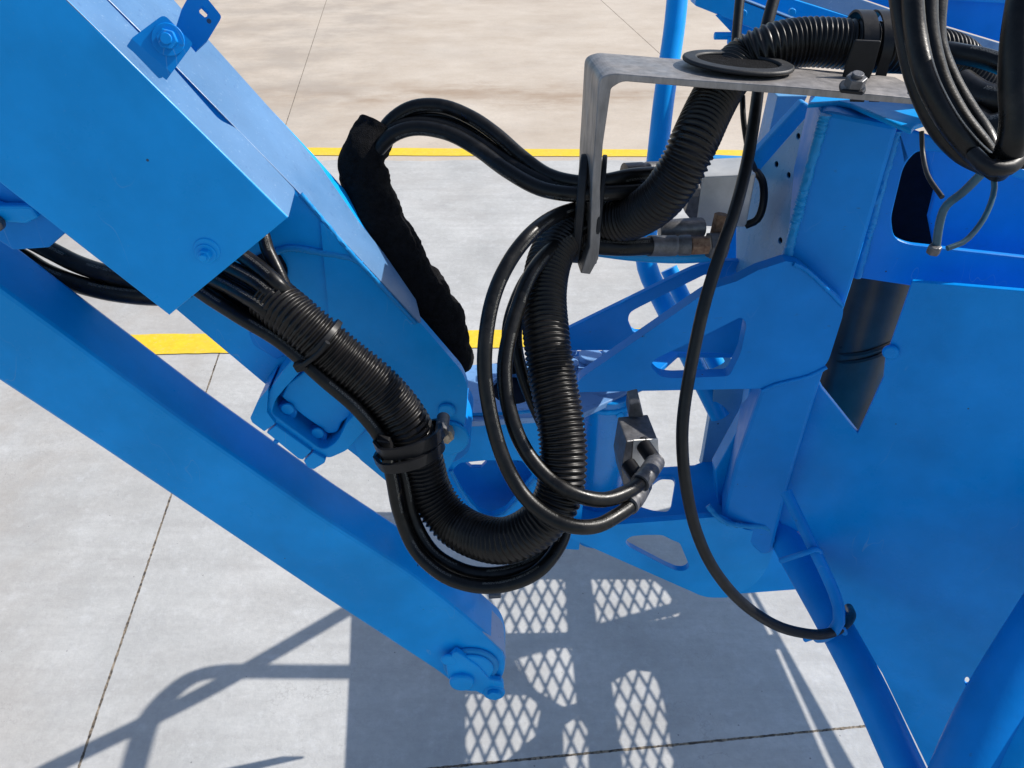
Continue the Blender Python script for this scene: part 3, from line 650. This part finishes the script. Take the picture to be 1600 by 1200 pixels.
# hoses running below the conduit and round the big loop
hose([(230, 380, .87), (300, 445, .87), (370, 492, .865), (440, 535, .862), (505, 592, .868), (560, 640, .88), (598, 690, .895), (612, 740, .905), (624, 800, .92), (648, 857, .93), (688, 896, .92), (734, 914, .91), (784, 915, .905), (834, 897, .905), (868, 862, .915), (884, 820, .925), (888, 740, .94), (876, 640, .95), (866, 560, .95)],
     .0085, 'outermost smooth black hose of the big loop below the conduit')
hose([(240, 370, .885), (310, 440, .885), (380, 488, .88), (450, 530, .88), (520, 585, .89), (575, 640, .90), (612, 690, .915), (630, 740, .925), (645, 808, .94), (674, 860, .945), (714, 887, .935), (755, 897, .925), (800, 892, .92), (845, 872, .93), (872, 835, .945), (882, 760, .955), (872, 650, .965)],
     .0085, 'inner smooth black hose of the big loop, tight under the conduit')
# thick hoses in the gap at far left
hose([(-20, 350, .99), (40, 372, .99), (80, 392, .99), (120, 412, .99), (165, 427, .98), (230, 440, .97), (300, 450, .955)], .0118, 'thick black hose in the far left gap, nearer the cover', group=None)
hose([(-20, 380, .99), (30, 400, .995), (70, 424, .995), (115, 442, .99), (170, 456, .985), (230, 463, .975), (280, 462, .96)], .0118, 'thick black hose in the far left gap, nearer the link arm')
# sleeve hoses -> bracket
hose([(588, 225, 1.0), (610, 190, .99), (645, 168, .985), (690, 166, .98), (735, 183, .975), (775, 210, .97), (815, 245, .965), (855, 273, .955), (900, 285, .94), (940, 284, .935), (985, 275, .94), (1020, 272, .95)], .0092, 'uppermost black hose arching from the cloth sleeve to the bracket')
hose([(592, 235, 1.02), (618, 202, 1.01), (655, 182, 1.0), (700, 182, 1.0), (745, 200, .995), (785, 228, .99), (825, 262, .98), (865, 284, .97), (905, 290, .96), (950, 290, .955), (1000, 286, .96)], .0092, 'black hose tucked just under the uppermost one from the cloth sleeve')
hose([(585, 240, .99), (612, 212, .975), (650, 200, .97), (700, 208, .965), (745, 232, .96), (790, 265, .95), (840, 293, .94), (890, 303, .93), (940, 302, .93), (1000, 298, .94)], .0094, 'lowest black hose arching from the cloth sleeve to the bracket')
hose([(582, 236, 1.01), (610, 205, .99), (650, 192, .985), (700, 198, .98), (745, 220, .975), (790, 250, .97), (840, 280, .955), (890, 296, .95), (940, 297, .95), (1000, 296, .955)], .009, 'black hose lying on top of the lowest one from the cloth sleeve')
# loops left of the conduit down to the valve block
hose([(985, 330, .98), (930, 322, .965), (880, 332, .93), (835, 360, .87), (795, 410, .85), (768, 475, .84), (757, 560, .84), (764, 635, .845), (784, 710, .85), (812, 765, .85), (845, 799, .845), (885, 820, .84), (930, 822, .85), (968, 803, .87), (992, 785, .89)],
     .0085, 'large outer hose loop left of the conduit, down to the lower valve fitting')
hose([(985, 350, .98), (930, 350, .965), (875, 378, .94), (832, 425, .895), (806, 490, .88), (791, 550, .87), (789, 600, .865), (800, 655, .86), (820, 702, .86), (853, 743, .855), (893, 770, .85), (940, 781, .86), (978, 770, .88), (1000, 755, .90)],
     .0088, 'inner hose loop left of the conduit, down to the upper valve fitting')
hose([(940, 365, 1.01), (880, 398, .995), (838, 445, .97), (812, 490, .94), (806, 535, .93), (818, 590, .93), (838, 640, .935), (862, 690, .94), (885, 730, .95)],
     .0078, 'hose slanting behind the loops and ducking under the conduit')
hose([(930, 355, 1.0), (872, 390, .985), (826, 430, .96), (800, 485, .94), (793, 530, .94), (800, 585, .94)], .0075, 'short hidden hose between the two loops')
# crimped fittings at the valve block
vb = thing('valve_block', W(1000, 770, 1.0), 'grey steel valve block on the rotator with two crimped hose ends', 'valve block')
pv = PV(W(1005, 720, .985), 20)
plate('block_body', [(979, 690), (1027, 685), (1031, 720), (1016, 770), (975, 762), (971, 735)], pv, (-.005, .05, .0), STEEL, vb, bevel=.0015)
plate('block_face', [(990, 688), (1028, 686), (1031, 722), (1016, 769), (984, 766)], Pl(pv.p-Vector((0, .0015, 0)), pv.n), (0, .002, 0), ALU2, vb, bevel=.0005)
plate('block_head', [(984, 632), (1000, 628), (1006, 652), (982, 652)], PY(pv.p.y+.04), (0, .03, 0), STEEL, vb)
for (a, b, c) in (((1000, 755, .90), (1012, 740, .915), (1024, 722, .95)), ((982, 790, .882), (994, 776, .90), (1004, 758, .93))):
    P_ = [W(*a), W(*b), W(*c)]
    tube('crimp', P_, .0118, STEEL, vb, rfun=lambda s, a_, L: .0118 if (s % .012) < .009 else .0108, step=.003)
    cyl('elbow', P_[2], (-.35, .8, .15), .0098, .036, TIE, vb)
hexbolt('block_screw', W(1015, 716, .965), (0, -1, .3), .007, .006, TIE, vb, washer=False)
# upper right manifold
mf = thing('manifold', W(1135, 350, 1.05), 'pale aluminium manifold block behind the conduit with crimped hose ends', 'manifold')
pq = PV(W(1130, 315, 1.08), -8)
plate('manifold_body', [(1098, 276), (1182, 272), (1166, 355), (1088, 354)], pq, (0, .07, 0), ALU2, mf, bevel=.002)
plate('manifold_chamfer', [(1084, 290), (1098, 276), (1088, 354), (1070, 332)], Pl(pq.p+Vector((0, .003, 0)), pq.n), (0, .06, 0), STEEL, mf, bevel=.001)
tube('mounting_strap', [W(1182, 268, 1.09), W(1192, 285, 1.08), W(1193, 315, 1.08), W(1184, 342, 1.09), W(1165, 352, 1.10)], .0055, TIE, mf)
for (y_, d_, x_) in ((268, .965, 975), (297, .975, 985)):
    tube('crimp', [W(x_, y_+2, d_), W(x_+38, y_, d_+.01), W(x_+75, y_-1, d_+.02)], .0122, STEEL, mf, rfun=lambda s, a_, L: .0122 if (s % .03) < .026 else .0110, step=.003)
    cyl('nut', W(x_+70, y_-1, d_+.02), (1, .2, 0), .0125, .03, STEEL, mf, seg=6)
tube('crimp', [W(1014, 384, .99), W(1045, 384, 1.0), W(1078, 383, 1.0)], .0135, STEEL, mf, step=.003, rfun=lambda s, a_, L: .0135 if (s % .022) < .019 else .012)
tag(cyl('nut', W(1078, 384, 1.0), (1, .1, 0), .0125, .024, RUST, mf, seg=6), 'rusty hexagon nut')
cyl('nut', W(1106, 384, 1.02), (1, .1, 0), .018, .024, STEEL, mf, seg=6)
tube('crimp', [W(1030, 360, 1.03), W(1060, 358, 1.03), W(1095, 356, 1.04)], .014, STEEL, mf, step=.003)
cyl('nut', W(1120, 368, 1.04), (.1, .1, 1), .010, .03, RUST, mf, seg=6)
hose([(880, 372, .97), (930, 383, .975), (975, 386, .98), (1020, 384, .99)], .0115, 'black hose end meeting the rusty nut fitting below the conduit')
hose([(900, 385, .99), (950, 393, 1.0), (1000, 399, 1.02), (1060, 402, 1.04), (1110, 400, 1.06)], .0085, 'blue grey pipe under the rusty nut fitting', name='pipe', cat='pipe', m=WELD)
# cloth sleeve
def slv(s, a, L):
    t = s/L
    base = .0255 + .0110*min(1, t/.35) - .012*max(0, (t-.80)/.20)
    p = Vector((math.cos(a)*1.1, math.sin(a)*1.1, s*34))
    return base*(1+.15*noise.noise(p)+.02*math.sin(s*150+2.5*math.sin(a+1)+5*noise.noise(p*.5))+.07*noise.noise(p*2.3+Vector((3, 1, 7)))+.035*noise.noise(p*6.1))
sl = tube('cloth_sleeve', [W(*p) for p in ((590, 196, 1.0), (572, 232, 1.0), (569, 275, 1.01), (584, 330, 1.02), (612, 390, 1.03), (648, 447, 1.04), (682, 500, 1.05), (704, 546, 1.07), (714, 572, 1.09))], .03, CLOTH, None, seg=40, step=.0025, rfun=slv,
     label='wrinkled matte black cloth sleeve bundling hoses beside the boom arm', cat='sleeve')
# thin cables
hose([(1158, -20, .93), (1153, 30, .93), (1150, 70, .93), (1150, 110, .93)], .0058, 'thin vertical black cable at the top beside the conduit bend', name='cable', cat='cable', m=CABLE)
hose([(1214, -20, .95), (1206, 10, .95), (1196, 50, .95), (1192, 90, .95)], .0075, 'short slanting black cable above the conduit bend, right one of the two', name='cable', cat='cable', m=CABLE)
hose([(1186, 130, .95), (1178, 190, .93), (1166, 260, .91), (1148, 330, .89), (1124, 400, .87), (1102, 470, .87), (1084, 550, .88), (1070, 630, .89), (1066, 690, .90), (1072, 760, .92), (1088, 830, .95), (1116, 890, .98), (1160, 942, 1.02), (1215, 978, 1.06), (1268, 991, 1.09), (1300, 988, 1.12), (1320, 976, 1.15), (1330, 962, 1.21), (1326, 950, 1.28)],
     .0073, 'long black cable hanging in a wide bow before the mast', name='cable', cat='cable', m=CABLE)
hose([(1160, 150, .96), (1162, 190, .96), (1170, 240, .97), (1180, 265, 1.0)], .0035, 'thin black wire behind the top of the long cable', name='wire', cat='wire', m=CABLE)
# upper right near bundle
B = [([(1402, -20, .60), (1415, 60, .60), (1432, 130, .60), (1462, 195, .60), (1500, 238, .60), (1545, 262, .61)], .0075, 'leftmost hose of the near bundle at top right'),
     ([(1424, -20, .59), (1430, 50, .59), (1446, 120, .585), (1478, 185, .585), (1515, 232, .59), (1550, 262, .60)], .0082, 'brownish lit hose second from left in the near bundle'),
     ([(1448, -20, .61), (1450, 50, .61), (1466, 120, .61), (1496, 180, .61), (1530, 225, .61), (1552, 258, .61)], .0082, 'middle hose of the near bundle at top right'),
     ([(1466, -20, .63), (1462, 60, .63), (1482, 120, .63), (1510, 170, .63), (1540, 215, .63), (1555, 255, .62)], .008, 'rearmost hose of the near bundle, on its right side'),
     ([(1600, -20, .56), (1588, 60, .56), (1584, 130, .565), (1586, 190, .57), (1576, 240, .58), (1556, 265, .60)], .0105, 'thick hose coming down the right edge to the bundle knot'),
     ([(1625, -20, .57), (1612, 60, .57), (1606, 130, .575), (1604, 200, .58), (1590, 262, .59)], .011, 'outer thick hose cut by the right edge of the view')]
for pts, r_, lab in B: hose(pts, r_, lab, group='hoses of the near bundle at top right')
hose([(1470, 78, .90), (1500, 84, .88), (1540, 92, .86), (1580, 108, .84), (1620, 140, .82)], .011, 'short black hose arching right behind the near bundle')
hose([(1500, 130, .86), (1530, 150, .84), (1570, 160, .82), (1620, 170, .80)], .016, 'fat dark hose in the shade behind the bundle knot')
hose([(1505, 190, .84), (1540, 210, .82), (1580, 205, .80), (1620, 200, .78)], .022, 'fattest dark hose low behind the bundle knot')
tube('wire_loom', [W(1440, 205, .72), W(1442, 240, .72), W(1450, 275, .70), W(1472, 308, .68)], .0022, CABLE, label='thin black wire dropping from the bundle to the tie tail', cat='wire', group='thin black wires')
kt = thing('cable_tie', W(1552, 262, .60), 'cable tie knotting the near hose bundle, long tail curling down', 'cable tie')
tube('band', [W(1520, 240, .585), W(1545, 262, .575), (W(1575, 262, .575)), W(1590, 250, .58)], .006, TIE, kt)
tube('tail', [W(1552, 268, .60), W(1553, 300, .60), W(1538, 340, .60), (W(1510, 375, .60)), W(1480, 388, .60)], .0022, TEAL, kt)
tube('tail', [W(1535, 270, .62), W(1505, 300, .64), W(1478, 322, .66), W(1468, 350, .67), W(1462, 392, .68)], .0036, TEAL, kt)
cyl('tie_head', W(1462, 384, .675), (0, .1, -1), .006, .008, STEEL, kt, seg=6)
# clamp strap on the conduit
st = thing('conduit_clamp', W(1338, 140, .87), 'black strap clamp bolting the conduit down on the bracket shelf', 'clamp')
def strap(x0, dx, m, par, wpx=9):
    bm = bmesh.new(); c = W(x0, 70, .90); n = 36; L_ = []
    up_ = Vector((0, .0, 1)); fw = Vector((0, -1, -.1)).normalized(); wv = Vector((1, -.1, 0)).normalized()*wpx/1202*.9
    P_ = [c+fw*.034+up_*-.050]
    for k in range(n): a = -.25+ k/(n-1)*PI*1.15; P_.append(c+fw*math.cos(a)*.034+up_*math.sin(a)*.034)
    for p in P_:
        d = (p-c).normalized()
        L_.append([bm.verts.new(q) for q in (p-wv, p+wv, p+wv+d*.0025, p-wv+d*.0025)])
    for i in range(len(L_)-1):
        for j in range(4): bm.faces.new((L_[i][j], L_[i][(j+1) % 4], L_[i+1][(j+1) % 4], L_[i+1][j]))
    bm.faces.new(L_[0]); bm.faces.new(L_[-1][::-1])
    return link('strap', bm, m, par, smooth=True, angle=.7)
strap(1341, 0, TIE, st, 11); strap(1368, 0, TIE, st, 8)
plate('strap_leg', [(1336, 62), (1378, 64), (1366, 108), (1352, 140), (1313, 134), (1322, 100)], PY(.905), (0, .003, 0), TIE, st, r=4)
plate('foot', [(1311, 130), (1316, 124), (1352, 127), (1354, 139), (1350, 143), (1313, 139)], PZ(ztb+.006), (0, 0, -.004), TIE, st, r=3)
hexbolt('strap_bolt', PZ(ztb+.008).hit(1334, 134), (0, -.3, 1), .0105, .010, STEEL, st, washer=False)
hexbolt('shelf_screw', PZ(ztb+.006).hit(1430, 148), (0, -.1, 1), .008, .005, STEEL, hb, washer=False)
# tie rings round the conduit at given places
def ring_at(i, rad, wd, name, label, cat, parent=None, m=TIE, t=.5):
    a = W(*conduit_pts[i]); b = W(*conduit_pts[i+1]); c = a.lerp(b, t); ax_ = (b-a).normalized()
    bm = bmesh.new(); u = ax_.orthogonal().normalized(); v = ax_.cross(u); R = []
    for k in range(40):
        an = 2*PI*k/40; d = u*math.cos(an)+v*math.sin(an)
        R.append([bm.verts.new(q) for q in (c+d*rad-ax_*wd, c+d*(rad+.003)-ax_*wd, c+d*(rad+.003)+ax_*wd, c+d*rad+ax_*wd)])
    for k in range(40):
        A, B_ = R[k], R[(k+1) % 40]
        for j in range(4): bm.faces.new((A[j], A[(j+1) % 4], B_[(j+1) % 4], B_[j]))
    return link(name, bm, m, parent, smooth=True, angle=.6, label=label, cat=cat, bevel=.0006), c, ax_
tie1, c1, a1 = ring_at(1, .0282, .0035, 'cable_tie', 'cable tie round the conduit on the upper boom arm', 'cable tie', t=.55)
hd = boxv('tie_head', W(456, 572, .845), Vector((.012, 0, .004)), Vector((.004, 0, -.010)), Vector((0, .009, 0)), TIE, tie1)
tube('tie_band', [W(463, 577, .85), W(480, 566, .845), W(500, 550, .84), W(512, 535, .835)], .0032, TIE, tie1, seg=8)
hc = thing('hose_clamp', W(640, 720, .9), 'double black band clamp holding conduit and two hoses at the pivot bolt', 'clamp')
def band(y0, r_):
    pts = [W(590, y0+10, .885), W(604, y0+22, .862), W(640, y0+18, .852), W(672, y0+4, .862), W(688, y0-12, .89), W(680, y0-22, .93), W(640, y0-8, .955), W(600, y0, .93)]
    bm = bmesh.new(); path, L_ = catmull(pts+[pts[0]], .004); axv = (W(656, 715, .935)-W(635, 660, .91)).normalized(); R = []
    cen = sum((p for p in pts), Vector())/len(pts)
    for p, s in path:
        d = (p-cen); d = (d-axv*d.dot(axv)).normalized()*.004
        R.append([bm.verts.new(q) for q in (p-axv*r_, p+d-axv*r_, p+d+axv*r_, p+axv*r_)])
    for i in range(len(R)-1):
        for j in range(4): bm.faces.new((R[i][j], R[i][(j+1) % 4], R[i+1][(j+1) % 4], R[i+1][j]))
    link('band', bm, TIE, hc, smooth=True, angle=.6)
band(686, .007); band(708, .006)
boxv('buckle', W(588, 688, .872), Vector((.014, 0, -.004)), Vector((.003, 0, -.012)), Vector((0, .012, 0)), TIE, hc)
cyl('stand_off', W(690, 676, .90), (0, 1, 0), .008, .03, STEEL, hc)
